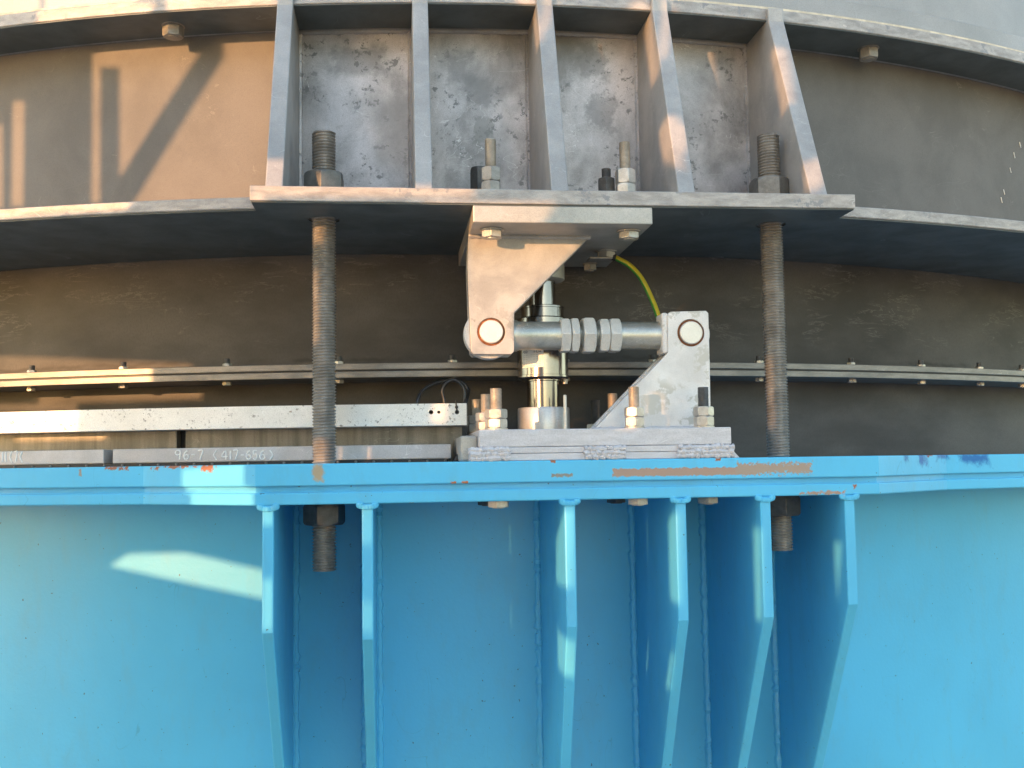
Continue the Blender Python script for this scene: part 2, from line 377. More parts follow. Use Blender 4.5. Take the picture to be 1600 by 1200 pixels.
for i, (xa, xb) in enumerate(ribX):
    yt = .034-.010; xm = (xa+xb)/2
    yw_ = CY-math.sqrt(2.466**2-(xm-CX)**2)
    yfl = CY-math.sqrt(2.57**2-(xm-CX)**2)
    prof = [(-.1, PT), (yfl-.012, ZT-.006), (yfl-.012, ZT+.017), (yfl-.0006, ZT+.019), (yfl-.0006, ZT-.0005), (yw_+.002, ZT-.0005), (yw_+.002, PT)]
    G().prism([(xa, y, z) for y, z in prof], (xb-xa, 0, 0)).out('stiffener_rib', 'rib', beam, bevel=.0018)
    for xs in (xa-.002, xb+.002):
        yy = CY-math.sqrt(2.466**2-(xs-CX)**2)
        G().tube([(xs, yy-.001, PT+.002+k*.004) for k in range(84)], .0042, 7, .16).out('weld_bead', 'bay', beam, smooth=True)
for (xa, xb) in zip([r[1] for r in ribX[:-1]], [r[0] for r in ribX[1:]]):
    n = 40
    G().tube([cyl(2.468, ang(xa+(xb-xa)*k/n, .14), ZT-.003) for k in range(n+1)], .005, 7, .16).out('weld_bead', 'rib', beam, smooth=True)

# small pale scratches on the right-hand web
g = G()
for (px, py, l) in ((1593, 222, 9), (1584, 238, 9), (1578, 262, 8), (1568, 296, 8), (1564, 308, 9)):
    a = atR(px, py, 2.4668); b_ = atR(px+2, py+l, 2.4668); g.tube([a, b_], .0007, 6)
g.out('paint_fleck', 'chalk', beam)

# ================================================================== BLUE RING
ZB = -.0535
blue_r = thing('support_ring', 'sky blue painted steel ring with chipped double rim and tapering ribs', 'steel ring', (CX, -.05, -.2))
def outline(off, rad=2.64, xl=-.19, xr=.715, sl=.18):
    pts = []
    def ya(x): return CY-math.sqrt((rad-off)**2-(x-CX)**2)
    for k in range(26): x = -1.35+(1.35+xl-sl)*k/25; pts.append((x, ya(x)))
    pts += [(xl, -.1+off), (xr, -.1+off)]
    for k in range(26): x = xr+sl+.005+(1.75-xr-sl)*k/25; pts.append((x, ya(x)))
    return pts
def rim(off, z0, z1, name, m, bev=.002, rin=2.38):
    P = outline(off); Q = []
    g = G(); rings = []
    for x, y in P:
        a = ang(x, y); i0 = cyl(rin, a, 0); rings.append([(x, y, z0), (i0[0], i0[1], z0), (i0[0], i0[1], z1), (x, y, z1)])
    g.loft(rings); return g.out(name, m, blue_r, bevel=bev)
rim(0.0, -.0275, .0035, 'top_flange', 'bluerim')
rim(.009, -.0368, -.0272, 'flange_weld', 'bluerib', 0)
rim(.001, ZB, -.0365, 'lower_flange', 'bluelow')
RB = 2.431
G().sector(RB-.012, RB, -1.3, ZB+.002, A0, A1, 110).out('web', 'blue', blue_r, smooth=True)
def web_y(x): return CY-math.sqrt(RB**2-(x-CX)**2)
T = .0158
RIBS = [  # left x of plate, knee pixel y, bottom-edge pixel (x at y=1200) of the front left edge, which side the weld shows
    (-.1649-T, (412, 990), (437, 1200), 1), (None, (567, 1000), (571, 1200), 1), (.2429, (889, 980), (877, 1200), -1),
    (.4055, (1061, 970), (1034, 1200), -1), (.5324, (1193, 965), (1153, 1200), -1), (.6607, (1322, 945), (1272, 1200), -1)]
for i, (xa, kn, bt, side) in enumerate(RIBS):
    if xa is None: xa = atY(565.5, 900, -.1)[0]
    zk = atY(kn[0], kn[1], -.1)[2]
    pb = atX(bt[0], bt[1], xa) if i != 1 else (0, .085, atY(575, 1200, .085)[2])
    yb, zb_ = float(pb[1]), float(pb[2])
    if i == 0: yb, zb_ = .055, float(atY(437, 1200, .055)[2])
    yb = min(max(yb, -.02), .11)
    sl_ = (yb+.0985)/(zb_-zk); yw2 = web_y(xa+T/2)-.001
    zend = zk+(yw2-.02+.0985)/sl_
    g = G(); prof = [(-.0985, ZB+.0003), (-.0985, zk), (yw2-.02, zend), (yw2, zend), (yw2, ZB+.0003)]
    g.prism([(xa, y, z) for y, z in prof], (T, 0, 0)); g.out('stiffener_rib', 'bluerib', blue_r, bevel=.0022)
    # weld seam where rib meets web (both sides) and the lump under the rim
    for sd in (-1, 1):
        xs = xa-.003 if sd < 0 else xa+T+.003
        n = int((ZB-zend)/.0065); pts = []
        for k in range(n): pts.append((xs+random.uniform(-.0009, .0009), web_y(xs)-.001, ZB-.004-k*.0065))
        G().tube(pts, .0070, 8, .30).out('weld_bead', 'bluerib', blue_r, smooth=True)
    g = G()
    for k in range(9):
        a = math.pi*k/8; g.lathe((xa+T/2+math.cos(a)*.0105, -.0965+random.uniform(-.001, .001), ZB-.0015-math.sin(a)*.0035), [(.001, -.004), (.0048, -.003), (.0058, .0), (.0048, .003), (.001, .004)], 10)
    g.out('weld_collar', 'bluelow', blue_r, smooth=True)

# ================================================================== TALL THREADED RODS
def tall_rod(X, ytop, ybot, nut, label, rotn):
    zt = atY(0, 0, 0)[2]
    px = float(800)
    zt = float(atY(ytop[0], ytop[1], 0)[2]); zb = float(atY(ybot[0], ybot[1], 0)[2])
    t = thing('threaded_rod', label, 'threaded rod', (X, 0, zb), 'tall threaded rods between plate and blue rim')
    G().thread((X, 0, 0), .0183, zb, zt, .0047, .0034, 32, 6).out('shaft', 'rod', t, smooth=False)
    zn = float(atY(*nut[0], 0)[2])
    G().hexn((X, 0, ZB-.0335), .0315, .0315, 'z', rotn).out('lower_nut', 'darknut', t, bevel=.0006)
    G().lathe((X, 0, ZB-.0022), [(.031, 0), (.031, .0018)], 36).out('lower_washer', 'darknut', t)
    G().lathe((X, 0, PT+.0003), [(.034, 0), (.034, .004)], 36).out('upper_washer', 'darknut', t)
    G().hexn((X, 0, PT+.0045), .0325, zn-PT-.0045, 'z', rotn+.2).out('upper_nut', 'midnut', t, bevel=.0006)
tall_rod(X1, (507, 207), (507, 892), [(507, 272)], 'tall threaded rod left of the load cell, its end low under the rim', .25)
tall_rod(X2, (1199, 212), (1222, 860), [(1199, 281)], 'tall threaded rod right of the white bracket with pin', .45)

# ================================================================== FASTENERS
def stud(px, ytop, ybase, Y, r, nr, nh, nn, label, group, sm='stud', nm='nut', rot=0.1, zbase=None, washer=True, cat='stud bolt'):
    p = atY(px, ybase, Y); X = float(p[0]); zb = float(p[2]) if zbase is None else zbase
    zt = float(atY(px, ytop, Y)[2])
    t = thing('stud_bolt', label, cat, (X, Y, zb), group)
    G().thread((X, Y, 0), r, zb, zt, r*.235, r*.13, 20, 5).out('stud', sm, t)
    z = zb
    if washer: G().lathe((X, Y, zb+.0002), [(nr*1.02, 0), (nr*1.02, .0022)], 28).out('washer', nm, t); z += .0024
    for k in range(nn):
        G().hexn((X, Y, z), nr, nh, 'z', rot+k*.12).out('nut', nm, t, bevel=.0004); z += nh+.0004
    return t
ZBP = .0485   # top of the base plate
gb = 'studs through the base plate of the load cell'
stud(775.5, 607, 670, -.07, .0088, .0165, .0138, 2, 'front zinc stud with two nuts at left end of base plate', gb, rot=.75, zbase=ZBP)
stud(759.5, 616, 668, .03, .0083, .0165, .0138, 2, 'middle zinc stud of the three at left end of base plate', gb, rot=.75, zbase=ZBP)
stud(745, 624, 668, .13, .0083, .0165, .0138, 2, 'rearmost zinc stud of the three at left end of base plate', gb, rot=.6, zbase=ZBP)
stud(991.5, 604.5, 669, -.075, .0083, .0152, .0142, 2, 'zinc stud in front of the sloping edge of the white bracket', gb, rot=.42, zbase=ZBP)
stud(1100, 605, 668, -.075, .0083, .0152, .0142, 2, 'dark stud in front of the white bracket near its right edge', gb, 'darkstud', rot=.6, zbase=ZBP)
stud(931, 625, 668, .17, .0083, .0165, .0138, 1, 'dark short stud behind the low tip of the white bracket', gb, 'darkstud', 'nut', rot=.2, zbase=ZBP)
stud(958, 615, 668, .09, .0083, .0165, .0138, 1, 'tan stud half hidden behind the white bracket slope', gb, rot=.2, zbase=ZBP)
gt = 'studs standing on the bearing plate'
def up_stud(px, ytop, Y, r, nr, nh, nn, label, sm, nm, rot): stud(px, ytop, 280, Y, r, nr, nh, nn, label, gt, sm, nm, rot, zbase=PT)
# heights of nuts measured from photo
def zof(px, py, Y): return float(atY(px, py, Y)[2])
for (px, yt, yn, Y, r, nr, nn, lab, sm, nm, rot) in (
    (767, 218, 262, -.055, .0084, .0158, 2, 'tall zinc stud with two nuts above the left of the mounting plate', 'stud', 'rod', .35),
    (977, 223, 265, -.05, .0084, .0158, 2, 'tall zinc stud with two nuts beside the middle right rib', 'stud', 'nut', .5),
    (750, 262, 262, .02, .008, .0158, 1, 'low dark nut tucked behind the left tall zinc stud', 'darkstud', 'darknut', .2),
    (947.5, 264, 279, -.03, .0074, .0145, 1, 'short black bolt end left of the zinc stud on bearing plate', 'darkstud', 'darknut', .3)):
    tot = zof(px, yn, Y)-PT-.0025
    t = stud(px, yt, 280, Y, r, nr, max(tot/nn-.0006, .008), nn, lab, gt, sm, nm, rot, zbase=PT)

def bolt(c, r, h, label, group, m='nut', down=True, washer=True, rot=.3, shank=.01, cat='bolt', name='hex_bolt'):
    """hexagon head hanging below (down) or standing on a surface at c"""
    t = thing(name, label, cat, c, group); s = -1 if down else 1
    z = c[2]
    if washer:
        G().lathe((c[0], c[1], z+s*.0002), [(r*1.08, 0), (r*1.08, s*.0022)], 28).out('washer', m, t, bevel=.0003); z += s*.0024
    G().hexn((c[0], c[1], z), r, s*h, 'z', rot).out('head', m, t, bevel=.0004)
    G().lathe((c[0], c[1], z+s*h), [(r*.55, 0), (r*.55, s*.0012), (r*.4, s*.0014)], 20).out('bolt_end', m, t)
    return t
# bolts hanging under the ring beam's upper flange
for px, py, lab in ((271, 25, 'big hexagon bolt under upper flange above the sunlit web at left'), (1356, 60, 'big hexagon bolt under upper flange right of the last rib')):
    a = ang(*atR(px, py, 2.515)[:2]); c = cyl(2.515, a, ZT); bolt(c, .0175, .0185, lab, 'bolts under the upper flange', 'rod', rot=.2)
# bolts on the mounting plate underside
ZM = float(atY(760, 347.5, -.105)[2])
gm = 'bolts under the mounting plate'
# bolts under the blue lower flange
gbl = 'bolt heads under the blue rim'
for px, Y, lab, m in ((779, -.062, 'zinc bolt head under the blue rim below the left studs', 'nut'), (762, .03, 'dark bolt head under blue rim tucked behind the zinc one', 'darknut'),
                      (963, .03, 'dark bolt head under blue rim between the third and fourth ribs', 'darknut'), (997, -.062, 'zinc bolt head under blue rim just left of fourth rib', 'nut'),
                      (1106, -.062, 'brown bolt head under blue rim between fourth and fifth ribs', 'rod')):
    p = atY(px, 790, Y); bolt((float(p[0]), Y, ZB-.0002), .0165, .0098, lab, gbl, m, washer=False, rot=.3)
# joint flange bolts
def jbolt(px, n, lab):
    a = ang(*atR(px, 575, 2.412)[:2]); c = cyl(2.412, a, ZJ2)
    t = thing('flange_bolt', lab, 'bolt', (c[0], c[1], ZJ2), 'bolts of the tank joint flange')
    G().hexn(c, .0082, .0068, 'z', .3+n).out('nut', 'nut', t)
    G().thread(c, .0052, 0.006, .0155, .0015, .0006, 14, 4).out('shank', 'darkstud', t)
    G().hexn((c[0], c[1], ZJ-.0062), .0082, .006, 'z', .7+n).out('head', 'nut', t)
jl = ['at far left edge above the pale tray', 'second from left, casting a shadow on the wall', 'third from left, halfway to the left threaded rod', 'just right of the left threaded rod',
      'left of the hanging bracket pin', 'behind the load cell', 'behind the sloping white bracket', 'peeking out left of the right threaded rod', 'first clear one right of the right threaded rod',
      'third from the right edge', 'second from the right edge', 'at the right edge of the picture']
for n, (px, l) in enumerate(zip((50, 193, 355, 530, 707, 883, 1020, 1186, 1330, 1439, 1530, 1596), jl)): jbolt(px, n*.37, 'small joint flange bolt '+l)

# ================================================================== MOUNTING PLATE + HANGING BRACKET
YM0, YM1 = -.105, .235
xml, xmr = float(atY(739, 330, YM0)[0]), float(atY(1019.5, 335, YM0)[0])
ZMT = ZP-.0022
top = thing('mounting_plate', 'grey mounting plate bolted under the bearing plate with hanging bracket', 'bracket', ((xml+xmr)/2, .05, ZM))
G().box(xml, xmr, YM0, YM1, ZM, ZMT).out('plate', 'mount', top, bevel=.0015)
YBF = -.02     # front face of the brackets
def P2(px, py, Y=YBF): p = atY(px, py, Y); return (float(p[0]), float(p[2]))
lpt = [(732, 367), (922, 367), (803.5, 488.5), (803.5, 549), (799, 553.6), (740, 553.6), (736, 549), (732.5, 470), (730.5, 415)]
LP = [P2(*q) for q in lpt]; LP[0] = (LP[0][0], ZM-.0002); LP[1] = (LP[1][0], ZM-.0002)
pinL = P2(767.5, 518.5); pinR = P2(1079.5, 520)
def cheek(loop, pin, y0, y1, par, m='galvwarm'):
    return G().sheet(loop[::-1], [hole(pin[0], pin[1], .0212, 32)], y0, y1, lambda u, v, t: (u, t, v)).out('bracket_plate', m, par, bevel=.001)
cheek(LP, pinL, YBF, YBF+.011, top); cheek([(x+.001, z+.0005) for x, z in LP], pinL, YBF+.045, YBF+.056, top)
G().tube([(LP[0][0]+(LP[1][0]-LP[0][0])*k/50, YBF-.001, ZM-.0015) for k in range(51)], .004, 7, .2).out('weld_bead', 'mount', top, smooth=True)
for px, py, Y, m, lab in ((768.5, 352, -.06, 'nut', 'front left zinc bolt under the mounting plate'), (982, 353, -.06, 'nut', 'front right zinc bolt under the mounting plate'),
                          (947, 386, .09, 'mount', 'rear bolt under mounting plate holding the green and yellow wire'), (922, 412, .20, 'rod', 'rearmost small bolt under the mounting plate')):
    p = atY(px, py, Y); bolt((float(p[0]), Y, ZM-.0002), .0165 if Y < .15 else .012, .0105, lab, gm, m, rot=.35)
# ================================================================== BASE PLATE + UPRIGHT BRACKET
YB0, YB1 = -.095, .20
xbl, xbr = float(atY(749, 685, YB0)[0]), float(atY(1143, 685, YB0)[0])
base = thing('base_plate', 'pale thick base plate on welded shims with upright white bracket', 'bracket', ((xbl+xbr)/2, .05, .02))
G().box(xbl, xbr, YB0, YB1, .0232, ZBP).out('plate', 'galvbase', base, bevel=.0016)
xsl, xsr = float(atY(733, 708, YB0)[0]), float(atY(1146, 708, YB0)[0])
G().box(xsl, xsr, YB0-.001, YB1+.01, .0142, .0228).out('shim_plate', 'galvbase', base, bevel=.001)
G().box(xsl+.001, xsr-.001, YB0-.0005, YB1+.01, .0037, .0138).out('shim_plate', 'galvbase', base, bevel=.001)
G().box(xsl-.010, xbl-.0005, YB0+.03, YB1+.015, .0037, .041).out('side_block', 'mount', base, bevel=.003)
for (pa, pb_) in ((735, 797), (914, 976), (1058, 1146)):
    xa, xb = float(atY(pa, 708, YB0)[0]), float(atY(pb_, 708, YB0)[0]); g = G()
    for z, r_ in ((.0195, .0042), (.0132, .0046), (.0075, .0044)):
        n = int((xb-xa)/.0022); g.tube([(xa+(xb-xa)*k/n, YB0-.0012+random.uniform(-.0005, .0005), z+random.uniform(-.0009, .0009)) for k in range(n+1)], r_, 8, .28)
    g.out('weld_bead', 'galvbase', base, smooth=True)
g = G(); g.prism([(xsr-.001, YB0, .022), (xsr+.0015, YB0, .012), (xsr+.009, YB0, .0038), (xsr-.001, YB0, .0038)], (0, .2, 0)); g.out('weld_foot', 'galvbase', base)
rpt = [(927, 671), (1043.5, 551.5), (1043.5, 491), (1047.5, 487), (1103, 485.5), (1107, 489), (1109.5, 580), (1111, 671)]
RP = [P2(*q) for q in rpt]; RP[0] = (RP[0][0], ZBP); RP[-1] = (RP[-1][0], ZBP)
G().sheet(RP, [hole(*pinR, .0212, 32)], YBF, YBF+.011, lambda u, v, t: (u, t, v)).out('bracket_plate', 'galv', base, bevel=.001)
G().sheet([(x, z) for x, z in RP], [hole(*pinR, .0212, 32)], YBF+.045, YBF+.056, lambda u, v, t: (u, t, v)).out('bracket_plate', 'galv', base, bevel=.001)
G().tube([(RP[0][0]+(RP[-1][0]-RP[0][0])*k/60, YBF-.001, ZBP+.001) for k in range(61)], .0035, 7, .25).out('weld_bead', 'galvbase', base, smooth=True)
# pins
gp = 'pins through the two brackets'
for (pp, lab) in ((pinL, 'bright round pin with rusty ring in the hanging left bracket'), (pinR, 'bright round pin with rusty ring in the upright right bracket')):
    t = thing('bracket_pin', lab, 'pin', (pp[0], YBF, pp[1]), gp)
    G().lathe((pp[0], YBF-.0035, pp[1]), [(.0165, 0), (.0178, .0012), (.0178, .0650)], 40, 'y').out('shaft', 'pin', t, smooth=True)
    G().lathe((pp[0]-.0005, YBF+.0012, pp[1]-.0008), [(.0211, 0), (.0211, .006)], 32, 'y').out('rust_sleeve', 'rust', t)
# ================================================================== STAY ROD between the pins
YS = YBF+.028; zc = (pinL[1]+pinR[1])/2
stay = thing('stay_rod', 'zinc plated turnbuckle stay rod with hexagon nuts between the two pins', 'stay rod', ((pinL[0]+pinR[0])/2, YS, zc))
def SX(px): return float(atY(px, 523, YS-.02)[0])
zl = float(atY(845, 522.7, YS-.02)[2]); zr = float(atY(1000, 522, YS-.02)[2]); zs = (zl+zr)/2
for (pp, lab) in ((pinL, 'l'), (pinR, 'r')):
    sgn = -1 if lab == 'l' else 1
    er = .039 if lab == 'l' else .0335
    G().lathe((pp[0]+sgn*.001, YBF+.0128, pp[1]), [(er-.005, 0), (er, .002), (er, .029), (er-.005, .031)], 44, 'y').out('eye', 'galv', stay, smooth=True)
def xl(a, b_, ra, rb=None, m='zinc', nm='tube_end'):
    xa, xb = SX(a), SX(b_); G().lathe((xa, YS, zs), [(ra, 0), (rb or ra, xb-xa)], 48, 'x').out(nm, m, stay, smooth=True)
G().lathe((SX(790), YS, zs), [(.017, 0), (.024, .006), (.0245, SX(809)-SX(790)), (.0222, SX(813)-SX(790)), (.0222, SX(878)-SX(790))], 56, 'x').out('tube_end', 'zinc', stay, smooth=True)
G().lathe((SX(971), YS, zs), [(.0215, 0), (.0215, SX(1030)-SX(971)), (.0225, SX(1033)-SX(971)), (.0225, SX(1050)-SX(971))], 56, 'x').out('tube_end', 'zinc', stay, smooth=True)
G().box(SX(1033.5), SX(1043), YBF+.0025, YBF+.042, zs-.030, zs+.033).out('eye_block', 'galv', stay, bevel=.003)
G().thread((SX(870), YS, zs), .0165, 0, SX(975)-SX(870), .003, .0016, 40, 4, 'x').out('threaded_bar', 'zinc', stay)
for a, b_, r_, m in ((877.5, 892.5, .0290, 'hexn'), (893.8, 906, .0295, 'hexn'), (912.5, 931.5, .0305, 'hexn'), (938.5, 953.5, .0285, 'hexn'), (954.5, 971.5, .0290, 'hexn')):
    G().hexn((SX(a), YS, zs), r_, SX(b_)-SX(a), 'x', 0.0, .17).out('hexagon_nut', m, stay, bevel=.0005)
# dark pin hole on the second nut
# ================================================================== LOAD CELL
YC = .075
def CZ(py): return float(atY(849, py, YC)[2])
def CR(dpx): return dpx/2*(YC+1.6)/FPX
xc = float(atY(848.5, 600, YC)[0])
cell = thing('load_cell', 'polished stainless load cell column standing between base and mounting plates', 'load cell', (xc, YC, ZBP))
G().lathe((xc, YC, 0), [(CR(82), ZBP), (CR(82), CZ(639.5)), (CR(80), CZ(637.5)), (CR(50), CZ(637))], 72).out('base_cup', 'cup', cell, smooth=True)
G().lathe((xc, YC, 0), [(CR(51), CZ(640)), (CR(51), CZ(597)), (CR(54), CZ(596)), (CR(54), CZ(589))], 72).out('lower_neck', 'polish', cell, smooth=True)
G().lathe((xc, YC, 0), [(CR(66), CZ(594)), (CR(80), CZ(592.5)), (CR(83), CZ(591)), (CR(83), CZ(588)), (CR(80.5), CZ(587.5)), (CR(80.5), CZ(500)), (CR(74), CZ(498))], 80).out('body', 'polish', cell, smooth=True)
G().lathe((xc+.001, YC, 0), [(CR(62), CZ(503)), (CR(68), CZ(500)), (CR(68), CZ(484)), (CR(70), CZ(483.5)), (CR(70), CZ(481)), (CR(66), CZ(480))], 72).out('collar', 'polish', cell, smooth=True)
G().lathe((xc+.001, YC, 0), [(CR(42), CZ(484)), (CR(42), CZ(436))], 64).out('upper_neck', 'polish', cell, smooth=True)
G().lathe((xc, YC, 0), [(CR(68), CZ(440)), (CR(74), CZ(438)), (CR(74), ZM-.0002)], 72).out('top_cap', 'mount', cell, smooth=True)
# white sticker wrapped on the body
g = G(); rb = CR(80.5)+.0004; pts = []; aa0, aa1 = math.radians(-90-58), math.radians(-90-6)
def onb(a, z, d=0): return (xc+(rb+d)*math.cos(a), YC+(rb+d)*math.sin(a), z)
z0s, z1s = CZ(577), CZ(549)
rings = [[onb(aa0+(aa1-aa0)*k/16, z0s), onb(aa0+(aa1-aa0)*k/16, z1s), onb(aa0+(aa1-aa0)*k/16, z1s, .0005), onb(aa0+(aa1-aa0)*k/16, z0s, .0005)] for k in range(17)]
lab_ = G().loft(rings).out('sticker', 'label', cell, smooth=True)
STROKES = {'0': [[(.5, 0), (.1, .25), (.1, .75), (.5, 1), (.85, .75), (.85, .25), (.5, 0)]], '1': [[(.5, 0), (.5, 1)]],
  '4': [[(.7, 0), (.65, 1), (.05, .35), (.95, .35)]], '5': [[(.85, 1), (.2, 1), (.15, .6), (.7, .6), (.85, .3), (.5, 0), (.1, .08)]],
  '6': [[(.7, 1), (.3, .75), (.12, .3), (.4, 0), (.8, .15), (.8, .45), (.45, .55), (.15, .35)]], '7': [[(.05, 1), (.85, 1), (.4, 0)]],
  '9': [[(.8, .65), (.45, .5), (.15, .7), (.35, 1), (.75, .95), (.8, .65), (.7, 0)]], '-': [[(.1, .5), (.9, .5)]], '(': [[(.8, 1.05), (.25, .5), (.8, -.05)]],
  ')': [[(.2, 1.05), (.75, .5), (.2, -.05)]], 'C': [[(.9, .85), (.5, 1), (.12, .6), (.12, .35), (.5, 0), (.9, .15)]], 'H': [[(.1, 0), (.1, 1)], [(.9, 0), (.9, 1)], [(.1, .5), (.9, .5)]],
  'D': [[(.1, 0), (.1, 1), (.6, .95), (.9, .5), (.6, .05), (.1, 0)]], 'I': [[(.5, 0), (.5, 1)]]}
g = G()
def sticker_text(txt, s0, s1, za, zb, r):
    n = len(txt)
    for i, ch in enumerate(txt):
        if ch not in STROKES: continue
        u0 = s0+(s1-s0)*i/n; du = (s1-s0)/n*.8
        for st in STROKES[ch]: g.tube([onb(aa0+(aa1-aa0)*(u0+du*x), zb+(za-zb)*y, .0006) for x, y in st], r, 5)
sticker_text('CD  ICH', .08, .92, CZ(551), CZ(554.5), .0004)
for i, py in enumerate((558, 561, 564.5, 568, 571.5, 574.5)):
    for k in range(7):
        if random.random() < .75:
            u = .08+.12*k; g.tube([onb(aa0+(aa1-aa0)*u, CZ(py), .0005), onb(aa0+(aa1-aa0)*(u+.08), CZ(py), .0005)], .00022, 4)
gobj = g.out('print', 'ink', lab_)
# cable gland and small pin beside the load cell
G().lathe((xc+CR(70), YC+.0, CZ(598)), [(.0045, -.002), (.0048, .006)], 16).out('body_screw', 'nut', cell, smooth=True)
p = atY(883, 637, .02); t = thing('guide_pin', 'thin bright pin standing on base plate right of the load cell', 'pin', (float(p[0]), .02, ZBP))
G().lathe((float(p[0]), .02, ZBP), [(.0027, 0), (.0027, zof(883, 617, .02)-ZBP-.001), (.0018, zof(883, 617, .02)-ZBP)], 16).out('shaft', 'pin', t, smooth=True)
G().lathe((float(p[0]), .02, ZBP), [(.006, 0), (.006, .004)], 20).out('collar', 'pin', t)
# ================================================================== GROUND WIRE
def smoothp(pts, n=8):
    out = []; P = [np.array(p, float) for p in pts]; P = [2*P[0]-P[1]]+P+[2*P[-1]-P[-2]]
    for i in range(1, len(P)-2):
        for k in range(n):
            t = k/n; a, b_, c, d = P[i-1:i+3]
            out.append(.5*((2*b_)+(-a+c)*t+(2*a-5*b_+4*c-d)*t*t+(-a+3*b_-3*c+d)*t**3))
    out.append(P[-2]); return [tuple(x) for x in out]
wp = [(958, 401, .085), (968, 406, .08), (985, 416, .075), (1003, 437, .065), (1018, 467, .055), (1027, 490, .045), (1031, 507, .04), (1033, 530, .05)]
pts = smoothp([atY(a, b_, c) for a, b_, c in wp], 8)
g = G(); n = 12; rings = []
for i, q in enumerate(pts):
    t_ = (Vector(pts[min(i+1, len(pts)-1)])-Vector(pts[max(i-1, 0)])).normalized(); u = Vector((0, -1, 0)); u = (u-t_*u.dot(t_)).normalized(); v = t_.cross(u)
    rings.append([tuple(Vector(q)+(u*math.cos(2*math.pi*j/n)+v*math.sin(2*math.pi*j/n))*.0046) for j in range(n)])
g.loft(rings); g.mi = [(1 if (k % n) in (1, 2, 3) else 0) for k in range(len(g.f))]
ins = thing('ground_wire', 'green and yellow earth wire curving down from the mounting plate to right bracket', 'wire', tuple(map(float, pts[0])))
g.out('insulation', ['yellow', 'green'], ins, smooth=True)
lx = atY(930, 405, .085)
G().box(float(lx[0])-.012, float(lx[0])+.026, .070, .100, float(lx[2])-.002, float(lx[2])+.001).out('cable_lug', 'rod', ins, bevel=.001)
G().tube([tuple(map(float, atY(944, 399, .085))), tuple(map(float, atY(962, 402.5, .083)))], .0058, 12).out('lug_sleeve', 'black', ins)

# ================================================================== LEFT: TRAY, BARS
RTY = 2.55
a_end = ang(*atR(729, 640, RTY)[:2])
def TZ(px, py, R_=RTY): return float(atR(px, py, R_)[2])
zt1, zt0 = (TZ(730, 626)+TZ(0, 648))/2, (TZ(730, 660)+TZ(0, 681))/2
tray = thing('cable_tray', 'long pale galvanised channel with drilled end behind the left threaded rod', 'channel', cyl(RTY, a_end-.1, zt0))
def umap(u, v, t): return cyl(RTY-t, u/RTY, v)
S0, S1 = A0*RTY, a_end*RTY
def hs(px, py): q = atR(px, py, RTY); return ang(q[0], q[1])*RTY, float(q[2])
outer = [(S0+(S1-S0)*k/60, zt0) for k in range(61)]+[(S1-(S1-S0)*k/60, zt1) for k in range(61)]
hl = [hole(*hs(673.5, 644), .0035, 16), hole(*hs(685.6, 644), .0025, 14), hole(*hs(714, 644), .0035, 16)]
G().sheet(outer, hl, 0, .003, umap).out('front_wall', 'tray', tray)
G().sector(RTY-.045, RTY-.003, zt1-.003, zt1-.0002, A0, a_end-.0005, 80).out('top_wall', 'tray', tray)
G().sector(RTY-.045, RTY-.003, zt0+.0002, zt0+.003, A0, a_end-.0005, 80).out('bottom_wall', 'tray', tray)
G().sector(RTY-.0485, RTY-.0455, zt0, zt1, A0, a_end+.001, 80).out('back_wall', 'backstrip', tray)
# back strip
gx = thing('backing_strip', 'dark streaked steel strip between the pale channel and the lower bars', 'steel strip', cyl(2.49, a_end-.1, .03))
zs1, zs0 = zt0-.0005, TZ(400, 706, 2.5)
aS = [ang(*atR(px, 690, 2.50)[:2]) for px in (2, 276, 290, 722)]
G().sector(2.485, 2.50, zs0-.02, zs1+.004, A0, aS[1], 60).out('strip_segment', 'backstrip', gx)
G().sector(2.485, 2.50, zs0-.02, zs1+.004, aS[2], aS[3], 40).out('strip_segment', 'backstrip', gx)
G().sector(2.47, 2.484, zs0-.02, zs1+.004, A0, aS[3], 60).out('gap_backing', 'black', gx)  # black sheet behind the segments, makes their gap dark
# lower bars
RL = 2.565
zl1 = (TZ(0, 704, RL)+TZ(700, 695.5, RL))/2; zl0 = (TZ(0, 726, RL)+TZ(700, 717.5, RL))/2
aB = [ang(*atR(px, 712, RL)[:2]) for px in (162, 176, 705)]
gbar = 'pale steel bars lying along the blue rim'
b1 = tag(G().sector(RL-.05, RL, zl0, zl1, A0, aB[0], 50).out('steel_bar', 'lowbar', None, bevel=.0012, origin=cyl(RL, aB[0], zl0)), 'short visible pale bar at far left on the blue rim', 'steel bar', gbar)
b2 = thing('steel_bar', 'long pale bar on blue rim with chalk numbers, crossed by the threaded rod', 'steel bar', cyl(RL, aB[1], zl0), gbar)
G().sector(RL-.05, RL, zl0, zl1, aB[1], aB[2], 60).out('bar', 'lowbar', b2, bevel=.0012)
def chalk(txt, pxs, py0, py1, parent, org=None):
    g = G()
    for ch, (xa, xb) in zip(txt, pxs):
        for st in STROKES[ch]:
            P = []
            for x, y in st:
                q = atR(xa+(xb-xa)*x, (py1+(py0-py1)*y)-.0216*0, RL+.0002); P.append(tuple(map(float, q)))
            g.tube(smoothp(P, 3) if len(P) > 2 else P, .0011, 6, .25)
    return g.out('chalk_writing', 'chalk', parent)
cp = [(272, 284), (286, 296), (298, 305), (309, 318), (332, 340), (346, 356), (358, 362), (364, 373), (376, 382), (384, 393), (395, 403), (405, 415), (420, 428)]
def pxc(v0, v1): return v0
chalk('96-7(417-656)', cp, 704, 718, b2)
chalk('11(7(', [(2, 6), (7, 11), (14, 20), (22, 28), (30, 36)], 706, 722, b1)
zr0 = .0037
